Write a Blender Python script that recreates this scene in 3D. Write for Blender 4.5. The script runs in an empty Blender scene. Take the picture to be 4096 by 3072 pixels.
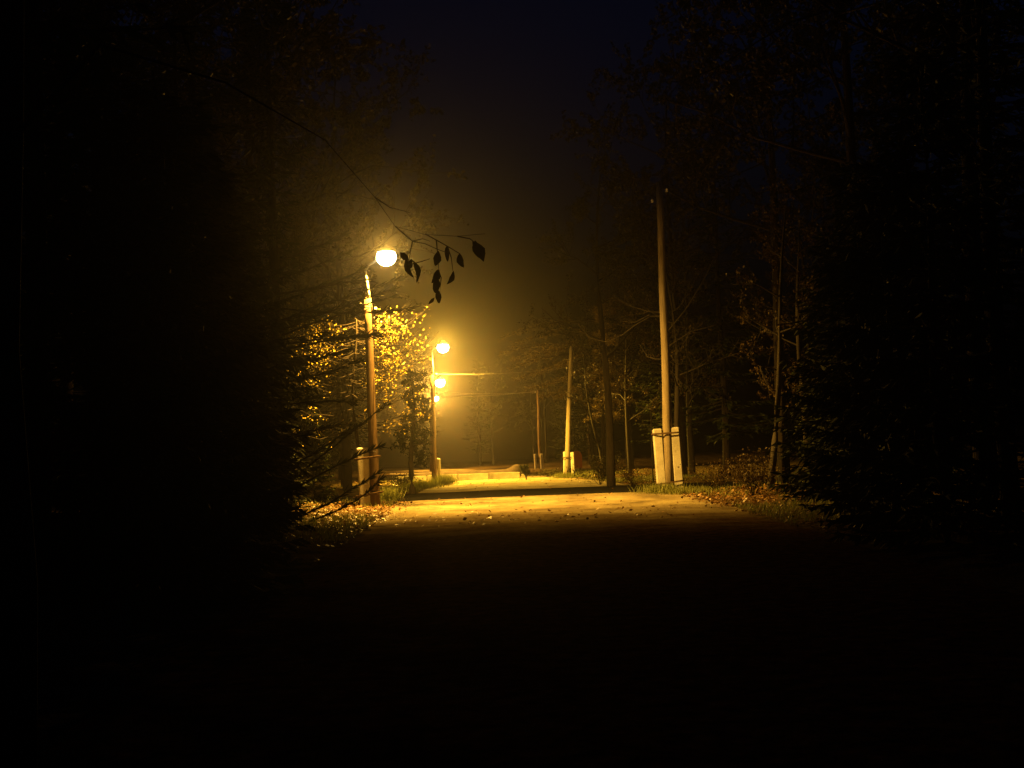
import bpy, math, random
import numpy as np
from mathutils import Matrix, Vector

# ------------------------------------------------------------------ camera, sky, exposure
scene = bpy.context.scene
COL = scene.collection
R = math.radians
F_PX, CAM_H = 5213.0, 1.6                      # focal length in photo pixels (4096 wide), eye height
PITCH, ROLL = R(3.06), R(-2.2)
cam_data = bpy.data.cameras.new('camera')
cam_data.sensor_width = 36.0
cam_data.lens = 36.0 * F_PX / 4096.0
cam_data.clip_end = 2000.0
cam = bpy.data.objects.new('camera', cam_data)
COL.objects.link(cam)
CAM_R = Matrix.Rotation(R(90) + PITCH, 4, 'X') @ Matrix.Rotation(ROLL, 4, 'Z')
cam.matrix_world = Matrix.Translation((0, 0, CAM_H)) @ CAM_R
scene.camera = cam

world = bpy.data.worlds.new('World')
scene.world = world
world.use_nodes = True
wn, wl = world.node_tree.nodes, world.node_tree.links
sky = wn.new('ShaderNodeTexSky')
sky.sky_type = 'NISHITA'
sky.sun_disc = False
sky.sun_elevation = R(-3.0)
sky.sun_rotation = R(150)
bg = wn['Background']
bg.inputs['Strength'].default_value = 0.08
tint = wn.new('ShaderNodeMix')
tint.data_type, tint.blend_type = 'RGBA', 'MULTIPLY'
tint.inputs[0].default_value = 1.0
tint.inputs[7].default_value = (0.12, 0.28, 1.0, 1)          # the blue of a clear night
wl.new(sky.outputs['Color'], tint.inputs[6])
wl.new(tint.outputs[2], bg.inputs['Color'])

scene.view_settings.view_transform = 'Standard'
scene.view_settings.look = 'None'
scene.view_settings.exposure = 0.0
scene.view_settings.gamma = 1.0
scene.view_settings.use_curve_mapping = False
scene.cycles.use_denoising = True
scene.cycles.sample_clamp_indirect = 4.0
scene.cycles.max_bounces = 5
scene.cycles.diffuse_bounces = 2
scene.cycles.volume_bounces = 0
scene.cycles.transparent_max_bounces = 8

LAMP_W = 27000.0            # watts of the widest street lamp beam
HAZE = 0.00115
random.seed(7)
rng = np.random.default_rng(7)


# ------------------------------------------------------------------ pixel -> place
def ray(px, py):
    d = CAM_R.to_3x3() @ Vector(((px - 2048) / F_PX, -(py - 1536) / F_PX, -1.0))
    return d


def ground_at(px, py, z=0.0):
    d = ray(px, py)
    t = (z - CAM_H) / d.z
    return Vector((0, 0, CAM_H)) + d * t


def at(px, py, depth):
    d = ray(px, py)
    return Vector((0, 0, CAM_H)) + d * (depth / d.y)


# ------------------------------------------------------------------ materials
def mat(name, rough=0.8, spec=0.3):
    m = bpy.data.materials.new(name)
    m.use_nodes = True
    b = m.node_tree.nodes['Principled BSDF']
    b.inputs['Roughness'].default_value = rough
    b.inputs['Specular IOR Level'].default_value = spec
    return m, m.node_tree.nodes, m.node_tree.links, b


def ramp_mat(name, cols, scale=(1, 1, 1), noise=3.0, detail=8.0, rough=0.85, bump=0.3, bump_scale=None, spec=0.25, dist=0.02):
    """noise driven colour with fine relief; cols is a list of (position, rgb)"""
    m, n, l, b = mat(name, rough, spec)
    tc = n.new('ShaderNodeTexCoord')
    mp = n.new('ShaderNodeMapping')
    mp.inputs['Scale'].default_value = scale
    l.new(tc.outputs['Object'], mp.inputs['Vector'])
    t = n.new('ShaderNodeTexNoise')
    t.inputs['Scale'].default_value = noise
    t.inputs['Detail'].default_value = detail
    t.inputs['Roughness'].default_value = 0.65
    l.new(mp.outputs['Vector'], t.inputs['Vector'])
    r = n.new('ShaderNodeValToRGB')
    e = r.color_ramp.elements
    e[0].position, e[0].color = cols[0][0], (*cols[0][1], 1)
    e[1].position, e[1].color = cols[-1][0], (*cols[-1][1], 1)
    for p, c in cols[1:-1]:
        k = e.new(p)
        k.color = (*c, 1)
    l.new(t.outputs['Fac'], r.inputs['Fac'])
    l.new(r.outputs['Color'], b.inputs['Base Color'])
    if bump:
        t2 = n.new('ShaderNodeTexNoise')
        t2.inputs['Scale'].default_value = bump_scale or noise * 6
        t2.inputs['Detail'].default_value = 6
        l.new(mp.outputs['Vector'], t2.inputs['Vector'])
        bp = n.new('ShaderNodeBump')
        bp.inputs['Strength'].default_value = bump
        bp.inputs['Distance'].default_value = dist
        l.new(t2.outputs['Fac'], bp.inputs['Height'])
        l.new(bp.outputs['Normal'], b.inputs['Normal'])
    return m


def leaf_mat(name, c0, c1, trans=0.4, rough=0.5, spec=0.4):
    """leaf colour varies from leaf to leaf, with light coming through the blade"""
    m, n, l, b = mat(name, rough, spec)
    g = n.new('ShaderNodeNewGeometry')
    r = n.new('ShaderNodeValToRGB')
    r.color_ramp.elements[0].color = (*c0, 1)
    r.color_ramp.elements[1].color = (*c1, 1)
    l.new(g.outputs['Random Per Island'], r.inputs['Fac'])
    l.new(r.outputs['Color'], b.inputs['Base Color'])
    if trans:
        t = n.new('ShaderNodeBsdfTranslucent')
        l.new(r.outputs['Color'], t.inputs['Color'])
        mx = n.new('ShaderNodeMixShader')
        mx.inputs['Fac'].default_value = trans
        l.new(b.outputs['BSDF'], mx.inputs[1])
        l.new(t.outputs['BSDF'], mx.inputs[2])
        l.new(mx.outputs['Shader'], n['Material Output'].inputs['Surface'])
    return m


M = {}
M['road'] = ramp_mat('pale_packed_road', [(0.3, (0.07, 0.055, 0.03)), (0.48, (0.21, 0.17, 0.095)), (0.7, (0.34, 0.29, 0.16))],
                     scale=(1, 0.45, 1), noise=0.75, detail=12, bump=0.6, bump_scale=7, rough=0.95, dist=0.05, spec=0.05)
M['asphalt'] = ramp_mat('dark_asphalt', [(0.3, (0.007, 0.007, 0.007)), (0.7, (0.018, 0.0175, 0.017))], noise=2.0, bump=0.4, bump_scale=40, rough=1.0, spec=0.0)
M['ground'] = ramp_mat('forest_soil', [(0.3, (0.03, 0.025, 0.014)), (0.55, (0.09, 0.065, 0.03)), (0.75, (0.15, 0.10, 0.045))],
                       noise=1.6, detail=12, bump=0.8, bump_scale=9, rough=1.0, dist=0.06, spec=0.0)
M['mulch'] = ramp_mat('leaf_mulch', [(0.35, (0.012, 0.009, 0.006)), (0.55, (0.035, 0.022, 0.012)), (0.72, (0.085, 0.045, 0.02))],
                      noise=3.5, detail=12, bump=0.8, bump_scale=14, rough=1.0, dist=0.05, spec=0.0)


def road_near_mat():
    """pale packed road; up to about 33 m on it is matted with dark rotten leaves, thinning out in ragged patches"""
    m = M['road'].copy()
    m.name = 'pale_road_leaves_painted_shade'
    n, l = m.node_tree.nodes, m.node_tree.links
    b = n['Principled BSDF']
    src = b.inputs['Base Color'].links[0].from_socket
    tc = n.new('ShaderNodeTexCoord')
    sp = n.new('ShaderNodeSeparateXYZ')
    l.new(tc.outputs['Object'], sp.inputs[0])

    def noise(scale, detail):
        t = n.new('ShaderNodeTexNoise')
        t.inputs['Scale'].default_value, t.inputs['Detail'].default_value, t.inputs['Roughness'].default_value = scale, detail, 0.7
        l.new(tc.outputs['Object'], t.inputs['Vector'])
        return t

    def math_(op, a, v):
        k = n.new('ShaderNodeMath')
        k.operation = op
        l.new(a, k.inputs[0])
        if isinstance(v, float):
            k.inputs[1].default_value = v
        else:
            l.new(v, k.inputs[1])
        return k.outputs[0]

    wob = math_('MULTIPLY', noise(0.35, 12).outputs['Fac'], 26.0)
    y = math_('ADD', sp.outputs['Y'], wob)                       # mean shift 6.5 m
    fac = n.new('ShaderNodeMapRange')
    fac.inputs['From Min'].default_value, fac.inputs['From Max'].default_value = 38.0, 49.0  # fade of the lamp pool painted in: dark leaf brown nearer, pale road beyond
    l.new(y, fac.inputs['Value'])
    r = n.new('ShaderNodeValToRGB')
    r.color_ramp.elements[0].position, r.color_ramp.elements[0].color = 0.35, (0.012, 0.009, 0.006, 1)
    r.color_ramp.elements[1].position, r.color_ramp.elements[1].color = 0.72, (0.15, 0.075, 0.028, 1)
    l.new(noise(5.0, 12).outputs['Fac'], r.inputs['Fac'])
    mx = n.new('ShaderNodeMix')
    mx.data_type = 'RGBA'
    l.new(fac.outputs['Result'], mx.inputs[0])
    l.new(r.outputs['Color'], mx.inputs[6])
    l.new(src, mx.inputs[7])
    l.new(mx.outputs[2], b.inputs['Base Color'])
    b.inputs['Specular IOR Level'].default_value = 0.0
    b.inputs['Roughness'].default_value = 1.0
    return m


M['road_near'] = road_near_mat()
M['bough'] = leaf_mat('dry_pine_needles', (0.09, 0.06, 0.02), (0.28, 0.21, 0.08), trans=0.2, rough=0.6, spec=0.2)
M['wood'] = ramp_mat('weathered_wood', [(0.3, (0.12, 0.095, 0.065)), (0.55, (0.23, 0.19, 0.14)), (0.75, (0.34, 0.29, 0.22))],
                     scale=(9, 9, 0.7), noise=2.2, bump=0.5, bump_scale=9, rough=0.85, dist=0.015)
M['wood_brown'] = ramp_mat('tarred_wood', [(0.3, (0.045, 0.028, 0.016)), (0.55, (0.10, 0.062, 0.033)), (0.75, (0.16, 0.105, 0.06))],
                           scale=(9, 9, 0.7), noise=2.2, bump=0.5, bump_scale=9, rough=0.85, dist=0.015)
M['concrete'] = ramp_mat('pale_concrete', [(0.3, (0.28, 0.26, 0.22)), (0.5, (0.42, 0.40, 0.35)), (0.72, (0.52, 0.50, 0.45))],
                         noise=2.4, bump=0.35, bump_scale=30, rough=0.9)
M['metal'] = ramp_mat('galvanised_steel', [(0.3, (0.14, 0.14, 0.135)), (0.7, (0.24, 0.24, 0.23))], noise=5, bump=0.1, rough=0.45, spec=0.5)
M['wire'] = ramp_mat('aluminium_wire', [(0.3, (0.3, 0.3, 0.29)), (0.7, (0.45, 0.45, 0.43))], noise=5, bump=0, rough=0.5, spec=0.5)
M['rust'] = ramp_mat('rusty_wire', [(0.3, (0.05, 0.03, 0.018)), (0.7, (0.11, 0.06, 0.03))], noise=12, bump=0.2, rough=0.8)
M['porcelain'] = ramp_mat('white_porcelain', [(0.3, (0.7, 0.7, 0.68)), (0.7, (0.8, 0.8, 0.78))], noise=4, bump=0, rough=0.2, spec=0.5)
M['bark'] = ramp_mat('dark_bark', [(0.3, (0.008, 0.006, 0.004)), (0.7, (0.032, 0.023, 0.016))], scale=(6, 6, 1.2), noise=2.0, bump=0.8, bump_scale=7, rough=0.95, dist=0.03)
M['grey_bark'] = ramp_mat('grey_bark', [(0.3, (0.014, 0.011, 0.009)), (0.7, (0.05, 0.041, 0.033))], scale=(5, 5, 1.0), noise=2.0, bump=0.6, bump_scale=8, rough=0.9, dist=0.02)
M['needles'] = leaf_mat('spruce_needles', (0.010, 0.016, 0.005), (0.032, 0.042, 0.013), trans=0.1, rough=0.7, spec=0.1)
M['yellow'] = leaf_mat('yellow_leaves', (0.5, 0.36, 0.05), (0.75, 0.62, 0.13), trans=0.5, rough=0.4)
M['rusty'] = leaf_mat('autumn_leaves', (0.03, 0.015, 0.005), (0.075, 0.05, 0.016), trans=0.2, rough=0.6, spec=0.2)
M['darkleaf'] = leaf_mat('brown_green_leaves', (0.018, 0.02, 0.007), (0.06, 0.05, 0.017), trans=0.25, rough=0.6, spec=0.15)
M['litter'] = leaf_mat('fallen_leaf', (0.10, 0.042, 0.013), (0.36, 0.21, 0.07), trans=0.1, rough=0.5)
M['grass'] = leaf_mat('dry_green_grass', (0.09, 0.11, 0.025), (0.24, 0.25, 0.06), trans=0.3, rough=0.6)
M['hangleaf'] = leaf_mat('dark_hanging_leaf', (0.012, 0.010, 0.005), (0.03, 0.024, 0.010), trans=0.05, rough=0.8, spec=0.05)
M['redboard'] = ramp_mat('red_brown_paint', [(0.3, (0.26, 0.055, 0.018)), (0.7, (0.36, 0.085, 0.028))], noise=4, bump=0.2, rough=0.6)
M['wallc'] = ramp_mat('old_concrete', [(0.3, (0.10, 0.09, 0.065)), (0.7, (0.27, 0.24, 0.18))], noise=1.7, bump=0.4, bump_scale=20, rough=0.95)
M['earth'] = ramp_mat('bank_earth', [(0.3, (0.10, 0.085, 0.05)), (0.7, (0.26, 0.22, 0.14))], noise=1.3, bump=0.7, bump_scale=8, rough=0.95, dist=0.05)


def glow_mat(name, col, strength):
    m = bpy.data.materials.new(name)
    m.use_nodes = True
    n, l = m.node_tree.nodes, m.node_tree.links
    n.remove(n['Principled BSDF'])
    e = n.new('ShaderNodeEmission')
    e.inputs['Color'].default_value = (*col, 1)
    e.inputs['Strength'].default_value = strength
    t = n.new('ShaderNodeBsdfTransparent')                     # clear glass: the lamp inside shines out through it
    a = n.new('ShaderNodeAddShader')
    l.new(e.outputs['Emission'], a.inputs[0])
    l.new(t.outputs['BSDF'], a.inputs[1])
    l.new(a.outputs['Shader'], n['Material Output'].inputs['Surface'])
    return m


# ------------------------------------------------------------------ mesh helpers
class MB:
    """collects vertices and faces, then becomes ONE mesh object"""
    def __init__(self):
        self.v, self.f, self.n = [], [], 0

    def add(self, v, f):
        v = np.asarray(v, float)
        self.v.append(v)
        self.f.extend([tuple(i + self.n for i in q) for q in f])
        self.n += len(v)

    def tube(self, pts, radii, sides=8, cap=True):
        pts = [Vector(p) for p in pts]
        vs, fs = [], []
        up = Vector((0, 0, 1))
        for i, p in enumerate(pts):
            t = (pts[min(i + 1, len(pts) - 1)] - pts[max(i - 1, 0)]).normalized()
            a = t.cross(up)
            if a.length < 0.05:
                a = t.cross(Vector((0, 1, 0)))
            a.normalize()
            b = a.cross(t)
            for k in range(sides):
                w = 2 * math.pi * k / sides
                vs.append(p + (a * math.cos(w) + b * math.sin(w)) * radii[i])
        for i in range(len(pts) - 1):
            for k in range(sides):
                k2 = (k + 1) % sides
                fs.append((i * sides + k, i * sides + k2, (i + 1) * sides + k2, (i + 1) * sides + k))
        if cap:
            fs.append(tuple(range(sides))[::-1])
            fs.append(tuple((len(pts) - 1) * sides + k for k in range(sides)))
        self.add([tuple(x) for x in vs], fs)

    def box(self, c, s, bevel=0.0, rot=None):
        x, y, z = s[0] / 2, s[1] / 2, s[2] / 2
        b = bevel
        vs, fs = [], []
        if b <= 0:
            vs = [(i * x, j * y, k * z) for k in (-1, 1) for (i, j) in ((-1, -1), (1, -1), (1, 1), (-1, 1))]
            fs = [(3, 2, 1, 0), (4, 5, 6, 7)] + [(i, (i + 1) % 4, 4 + (i + 1) % 4, 4 + i) for i in range(4)]
        else:                                  # rounded top and chamfered vertical edges
            ring = [(-x + b, -y), (x - b, -y), (x, -y + b), (x, y - b), (x - b, y), (-x + b, y), (-x, y - b), (-x, -y + b)]
            lev = [(-z, 1.0), (z - b, 1.0), (z, 1 - 1.6 * b / min(x, y) * 0.5)]
            for zz, sc in lev:
                vs += [(px * sc, py * sc, zz) for px, py in ring]
            for i in range(2):
                fs += [(i * 8 + k, i * 8 + (k + 1) % 8, i * 8 + 8 + (k + 1) % 8, i * 8 + 8 + k) for k in range(8)]
            fs += [tuple(range(8))[::-1], tuple(range(16, 24))]
        c = Vector(c)
        out = []
        for p in vs:
            p = Vector(p)
            if rot is not None:
                p = rot @ p
            out.append(tuple(p + c))
        self.add(out, fs)

    def blades(self, base, du, dv):
        """diamond leaf blades: base points, half length vectors du, half width vectors dv (arrays n x 3)"""
        base, du, dv = map(np.asarray, (base, du, dv))
        k = len(base)
        if not k:
            return
        v = np.stack([base, base + du * 0.9 + dv, base + du * 2, base + du * 0.9 - dv], 1).reshape(-1, 3)
        self.add(v, [(4 * i, 4 * i + 1, 4 * i + 2, 4 * i + 3) for i in range(k)])

    def mesh(self, name, material, smooth=True):
        me = bpy.data.meshes.new(name)
        v = np.concatenate(self.v) if self.v else np.zeros((0, 3))
        me.from_pydata(v.tolist(), [], self.f)
        me.materials.append(material)
        if smooth:
            me.polygons.foreach_set('use_smooth', np.ones(len(me.polygons), bool))
        me.update()
        return me

    def build(self, name, material, parent=None, smooth=True):
        return link(name, self.mesh(name, material, smooth), parent)


def link(name, me, parent=None):
    o = bpy.data.objects.new(name, me)
    COL.objects.link(o)
    o.parent = parent
    if parent is not None and name in ('crown', 'foliage', 'blades'):
        o['kind'] = 'stuff'
    return o


def tag(o, label=None, cat=None, group=None, kind=None):
    for k, v in (('label', label), ('category', cat), ('group', group), ('kind', kind)):
        if v:
            o[k] = v
    return o


def thing(name, label, cat, loc=(0, 0, 0), group=None, rz=0.0):
    o = bpy.data.objects.new(name, None)
    COL.objects.link(o)
    o.location = loc
    o.rotation_euler.z = rz
    o.empty_display_size = 0.3
    return tag(o, label, cat, group)


def copy_tree(o, parent=None):
    c = o.copy()
    COL.objects.link(c)
    c.parent = parent
    for ch in list(o.children):
        copy_tree(ch, c)
    return c


def unit(a):
    a = np.asarray(a, float)
    return a / np.maximum(np.linalg.norm(a, axis=-1, keepdims=True), 1e-9)


def smooth_noise(x, y, s=0):
    return (math.sin(x * 0.31 + s) * math.cos(y * 0.27 - s) + 0.5 * math.sin(x * 0.83 + 2.1 * s + y * 0.41)
            + 0.3 * math.cos(x * 1.7 - y * 1.3 + s)) / 1.8


# ------------------------------------------------------------------ road line (bends towards the lamp side far off)
ROAD = [(-10, 1.0, 3.7), (0, 1.0, 3.7), (30, 1.0, 4.4), (45, 0.9, 5.0), (58, 0.4, 4.9), (72, -0.1, 4.2), (84, -0.7, 3.6), (96, -1.6, 3.2),
        (112, -3.0, 3.2), (130, -5.2, 3.2), (150, -8.4, 3.2), (175, -13.5, 3.2), (200, -20, 3.2)]


def road_x(y):
    ys = [p[0] for p in ROAD]
    return float(np.interp(y, ys, [p[1] for p in ROAD])), float(np.interp(y, ys, [p[2] for p in ROAD]))


def ground_z(x, y):
    c, h = road_x(y)
    e = max(0.0, abs(x - c) - h)
    if 46.8 < y < 60:
        e = 0.0 if 47.3 < y < 58.9 else min(e, min(abs(y - 47.3), abs(y - 58.9)) * 2)
    k = min(1.0, e / 2.5)
    return -0.012 + k * (0.10 + 0.10 * smooth_noise(x, y, 1.3)) + min(e * 0.012, 0.35) * k


def make_ground():
    xs = np.unique(np.concatenate([np.linspace(-210, -24, 32), np.linspace(-24, 24, 121), np.linspace(24, 210, 32)]))
    ys = np.unique(np.concatenate([np.linspace(-30, 20, 26), np.linspace(20, 100, 201), np.linspace(100, 260, 60)]))
    v = [(x, y, ground_z(x, y)) for y in ys for x in xs]
    w = len(xs)
    f = [(j * w + i, j * w + i + 1, (j + 1) * w + i + 1, (j + 1) * w + i) for j in range(len(ys) - 1) for i in range(w - 1)]
    b = MB()
    b.add(v, f)
    tag(b.build('ground', M['ground']), 'dark soil of the roadside wood, strewn with leaves', 'ground', kind='structure')


make_ground()


def strip(name, y0, y1, material, z, step=0.5, wob=0.18, rag=0.0, nx=8):
    b = MB()
    vs, n = [], int((y1 - y0) / step) + 1
    for i in range(n):
        y = y0 + (y1 - y0) * i / (n - 1)
        c, h = road_x(y)
        a = h + wob * smooth_noise(3, y * 2.2, 0.5)
        d = h + wob * smooth_noise(9, y * 2.0, 2.5)
        for k in range(nx + 1):
            x = c - a + (a + d) * k / nx
            push = rag * max(0.0, 1 - (y - y0) / 5) * (smooth_noise(x * 2.3, 0, 1.1) + 0.5 * smooth_noise(x * 7.1, 3, 0.3))
            vs.append((x, y + push, z + 0.02 * (1 - (2 * k / nx - 1) ** 2)))
    w = nx + 1
    b.add(vs, [(w * i + k, w * i + k + 1, w * i + k + w + 1, w * i + k + w) for i in range(n - 1) for k in range(nx)])
    return b.build(name, material)


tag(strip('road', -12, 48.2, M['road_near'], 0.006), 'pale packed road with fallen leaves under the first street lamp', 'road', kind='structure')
tag(strip('road', 57.8, 200, M['road'], 0.004), 'pale lit road beyond the dark crossing', 'road', kind='structure')
b = MB()
vs = []
for i in range(61):
    x = -60 + 2 * i
    wob = 0.25 * smooth_noise(x * 1.4, 0, 0.4)
    for k in range(7):
        vs.append((x, 47.7 + wob + (58.3 - 47.7) * k / 6 + 0.2 * smooth_noise(x * 1.3, 9, 2) * (k / 6), 0.006 + 0.015 * (1 - ((k - 3) / 3) ** 2)))
b.add(vs, [(7 * i + k, 7 * i + k + 7, 7 * i + k + 8, 7 * i + k + 1) for i in range(60) for k in range(6)])
tag(b.build('cross_road', M['asphalt']), 'dark asphalt side road crossing the pale road', 'road', kind='structure')


# ------------------------------------------------------------------ poles
def pole_path(base, top, wob=0.012, n=9, seed=0):
    r = random.Random(seed)
    base, top = Vector(base), Vector(top)
    return [base.lerp(top, i / (n - 1)) + Vector((r.uniform(-wob, wob), r.uniform(-wob, wob), 0)) * (0 < i < n - 1) for i in range(n)]


def rel(p, root):
    return Vector(p) - Vector(root.location)


def stub(parent, base, height, w, d, lean=(0, 0), rz=0.0):
    """square concrete post with a worn, chamfered head"""
    b = MB()
    rot = Matrix.Rotation(rz, 3, 'Z') @ Matrix.Rotation(lean[0], 3, 'Y') @ Matrix.Rotation(lean[1], 3, 'X')
    b.box((base[0], base[1], base[2] + height / 2 - 0.2), (w, d, height + 0.4), 0.045, rot)
    return b.build('concrete_stub', M['concrete'], parent, smooth=False)


def tie(parent, c, rx, ry, tilt=0.0):
    """turns of rusty wire round a pole and its stubs"""
    b = MB()
    for k in range(3):
        pts = []
        for i in range(25):
            a = 2 * math.pi * i / 24
            s = lambda t: math.copysign(abs(t) ** 0.55, t)
            x, y = rx * s(math.cos(a)), ry * s(math.sin(a))
            pts.append((c[0] + x, c[1] + y, c[2] + k * 0.022 + tilt * x))
        b.tube(pts, [0.011] * 25, 5, cap=False)
    return b.build('wire_tie', M['rust'], parent)


def insulator(parent, p, side=1):
    b = MB()
    p = Vector(p)
    b.tube([p, p + Vector((side * 0.12, 0, 0)), p + Vector((side * 0.16, 0, 0.04)), p + Vector((side * 0.16, 0, 0.12))], [0.012] * 4, 6)
    hook = b.build('hook', M['rust'], parent)
    c = MB()
    q = p + Vector((side * 0.16, 0, 0.10))
    prof = [(0.0, 0.03), (0.02, 0.05), (0.06, 0.04), (0.08, 0.055), (0.13, 0.035), (0.15, 0.012)]
    c.tube([q + Vector((0, 0, z)) for z, _ in prof], [r for _, r in prof], 10)
    c.build('insulator', M['porcelain'], hook)
    return q + Vector((0, 0, 0.1))


def street_lamp(label, base, top, wood_top, head, col, watts, r0=0.16, r1=0.11, stubs=(), head_size=0.3, glow=14, aim=(0.34, 0.20, -0.92), cone=138, glare=0.08, blend=0.4,
                material='wood_brown', hooks=()):
    """wooden pole on concrete stubs, steel bracket, hooded lantern with its own light"""
    root = thing('street_lamp', label, 'street lamp', base, 'street lamps along the road')
    pm = MB()
    pts = [rel(p, root) for p in pole_path(Vector(base) - Vector((0, 0, 0.4)), wood_top, seed=int(base[1]))]
    pm.tube(pts, [r0 + (r1 - r0) * i / 8 for i in range(9)], 14)
    pm.build('pole', M[material], root)
    # bracket: rises beside the pole top, then bends out to the lantern
    t, w, h = rel(top, root), rel(wood_top, root), rel(head, root)
    br = MB()
    lo = w + (w - t) * 0.9 + Vector((r1 + 0.03, -0.03, 0))
    seq = [lo, w.lerp(t, 0.2) + Vector((0.05, -0.03, 0)), w.lerp(t, 0.75) + Vector((0.02, 0, 0)), t]
    mid = t.lerp(h, 0.35) + Vector((0, 0, 0.10))
    seq += [t.lerp(mid, 0.5) + Vector((-0.01, 0, 0.05)), mid, t.lerp(h, 0.75) + Vector((0, 0, 0.11)), h + Vector((-0.3 * head_size, 0, 0.9 * head_size))]
    br.tube(seq, [0.042] * len(seq), 8)
    br.build('bracket', M['metal'], root)
    for z in (0.15, 0.75):
        ba = MB()
        c = lo.lerp(w, z)
        ba.tube([c + Vector((-r1 * 2 - 0.06, 0, 0)), c + Vector((0.06, 0, 0))], [0.03, 0.03], 6)
        ba.build('clamp', M['metal'], root)
    # lantern: hood over a glowing bowl
    s = head_size
    lan = thing('lantern', None, None, h)
    lan.parent = root
    ho = MB()
    prof = [(0.50, 0.95), (0.58, 0.95), (0.82, 0.68), (1.0, 0.38), (1.08, 0.15), (1.2, 0.13)]
    ho.tube([(0, 0, a * s) for a, _ in prof], [r * s for _, r in prof], 20)
    ho.build('hood', M['metal'], lan)
    gl = MB()
    gp = [(math.sin(a), math.cos(a)) for a in np.linspace(0.58, -1.5, 11)]
    gl.tube([(0, 0, a * s * 0.92) for a, _ in gp], [r * s for _, r in gp], 20)
    gl.build('glass_bowl', glow_mat('lit_lantern_glass', (1.0, 0.80, 0.42), glow), lan)
    # the lamp's own light: a wide beam thrown over the road and a weaker glare all round
    low = Vector(head) + Vector((0, 0, 0.40 * s))
    sd = bpy.data.lights.new('lamp_beam', 'SPOT')
    sd.energy, sd.color, sd.spot_size, sd.spot_blend, sd.shadow_soft_size = watts, col, R(cone), blend, 0.035
    so = bpy.data.objects.new('lamp_beam', sd)
    COL.objects.link(so)
    so.parent = root
    so.location = rel(low, root)
    so.rotation_euler = Vector(aim).to_track_quat('-Z', 'Y').to_euler()
    pd = bpy.data.lights.new('lamp_glare', 'POINT')
    pd.energy, pd.color, pd.shadow_soft_size = watts * glare, col, 0.035
    po = bpy.data.objects.new('lamp_glare', pd)
    COL.objects.link(po)
    po.parent = root
    po.location = rel(low, root)
    for a in stubs:
        stub(root, *a)
    return root


SODIUM = (1.0, 0.505, 0.06)
SODIUM_Y = (1.0, 0.53, 0.045)

p1 = ground_at(1503, 2030)
D1 = p1.y
lamp1 = street_lamp('tall street lamp standing among yellow leaves, brown pole on a broad concrete stub', p1, at(1462, 1082, D1), at(1470, 1190, D1), at(1545, 1028, D1 - 0.35), SODIUM, LAMP_W * 1.05, aim=(0.30, 0.13, -0.945), cone=148, blend=0.75, glare=0.036,
                    r0=0.17, r1=0.12, head_size=0.33, stubs=[((-0.33, 0.08, 0), 2.0, 0.42, 0.26, (-0.03, 0)), ((-0.06, 0.33, 0), 1.7, 0.22, 0.2, (0, 0))])
tie(lamp1, (-0.22, 0.1, 1.62), 0.43, 0.34, 0.1)
tie(lamp1, (-0.2, 0.1, 0.42), 0.45, 0.34, 0.15)
insulator(lamp1, rel(at(1472, 1260, D1), lamp1) + Vector((0.1, 0, 0)), 1)

p2 = ground_at(1738, 1932)
D2 = p2.y
lamp2 = street_lamp('street lamp with a long pale bracket above wires crossing the road', p2, at(1727, 1402, D2), at(1729, 1500, D2), at(1772, 1390, D2), SODIUM_Y, LAMP_W * 1.75, aim=(0.36, -0.12, -0.92), cone=128, glare=0.06,
                    r0=0.17, r1=0.11, head_size=0.36, stubs=[((0.30, 0.05, 0), 1.5, 0.2, 0.2)])
ins2a = insulator(lamp2, rel(at(1729, 1510, D2), lamp2) + Vector((0.1, 0, 0)), 1)
ins2b = insulator(lamp2, rel(at(1729, 1535, D2), lamp2) + Vector((-0.1, 0, 0)), -1)

D3 = D1 * 2.72
h3 = at(1760, 1530, D3)
b3 = Vector((at(1724, 1850, D3).x, D3, 0))
lamp3 = street_lamp('street lamp farther down the road, its lantern hanging below the crossing wires', b3, at(1724, 1538, D3), at(1724, 1600, D3), h3, (1.0, 0.46, 0.05), LAMP_W * 0.8, glare=0.27,
                    head_size=0.45, stubs=[((0.28, 0.05, 0), 1.6, 0.2, 0.2)])
D4 = D1 * 3.5
h4 = at(1742, 1593, D4)
b4 = Vector((at(1722, 1850, D4).x, D4, 0))
lamp4 = street_lamp('farthest and smallest street lamp down the road', b4, at(1724, 1600, D4), at(1724, 1650, D4), h4, (1.0, 0.46, 0.05), LAMP_W * 0.8, glare=0.27,
                    head_size=0.38, stubs=[((0.28, 0.05, 0), 1.6, 0.2, 0.2)])


def utility_pole(label, base, top, r0, r1, stubs, ties, material='wood'):
    root = thing('utility_pole', label, 'utility pole', base, 'wooden utility poles beside the road')
    b = MB()
    pts = [rel(p, root) for p in pole_path(Vector(base) - Vector((0, 0, 0.4)), top, wob=0.02, seed=int(base[1]) + 3)]
    b.tube(pts, [r0 + (r1 - r0) * i / 8 for i in range(9)], 16)
    b.build('pole', M[material], root)
    for a in stubs:
        stub(root, *a)
    for a in ties:
        tie(root, *a)
    return root


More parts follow.
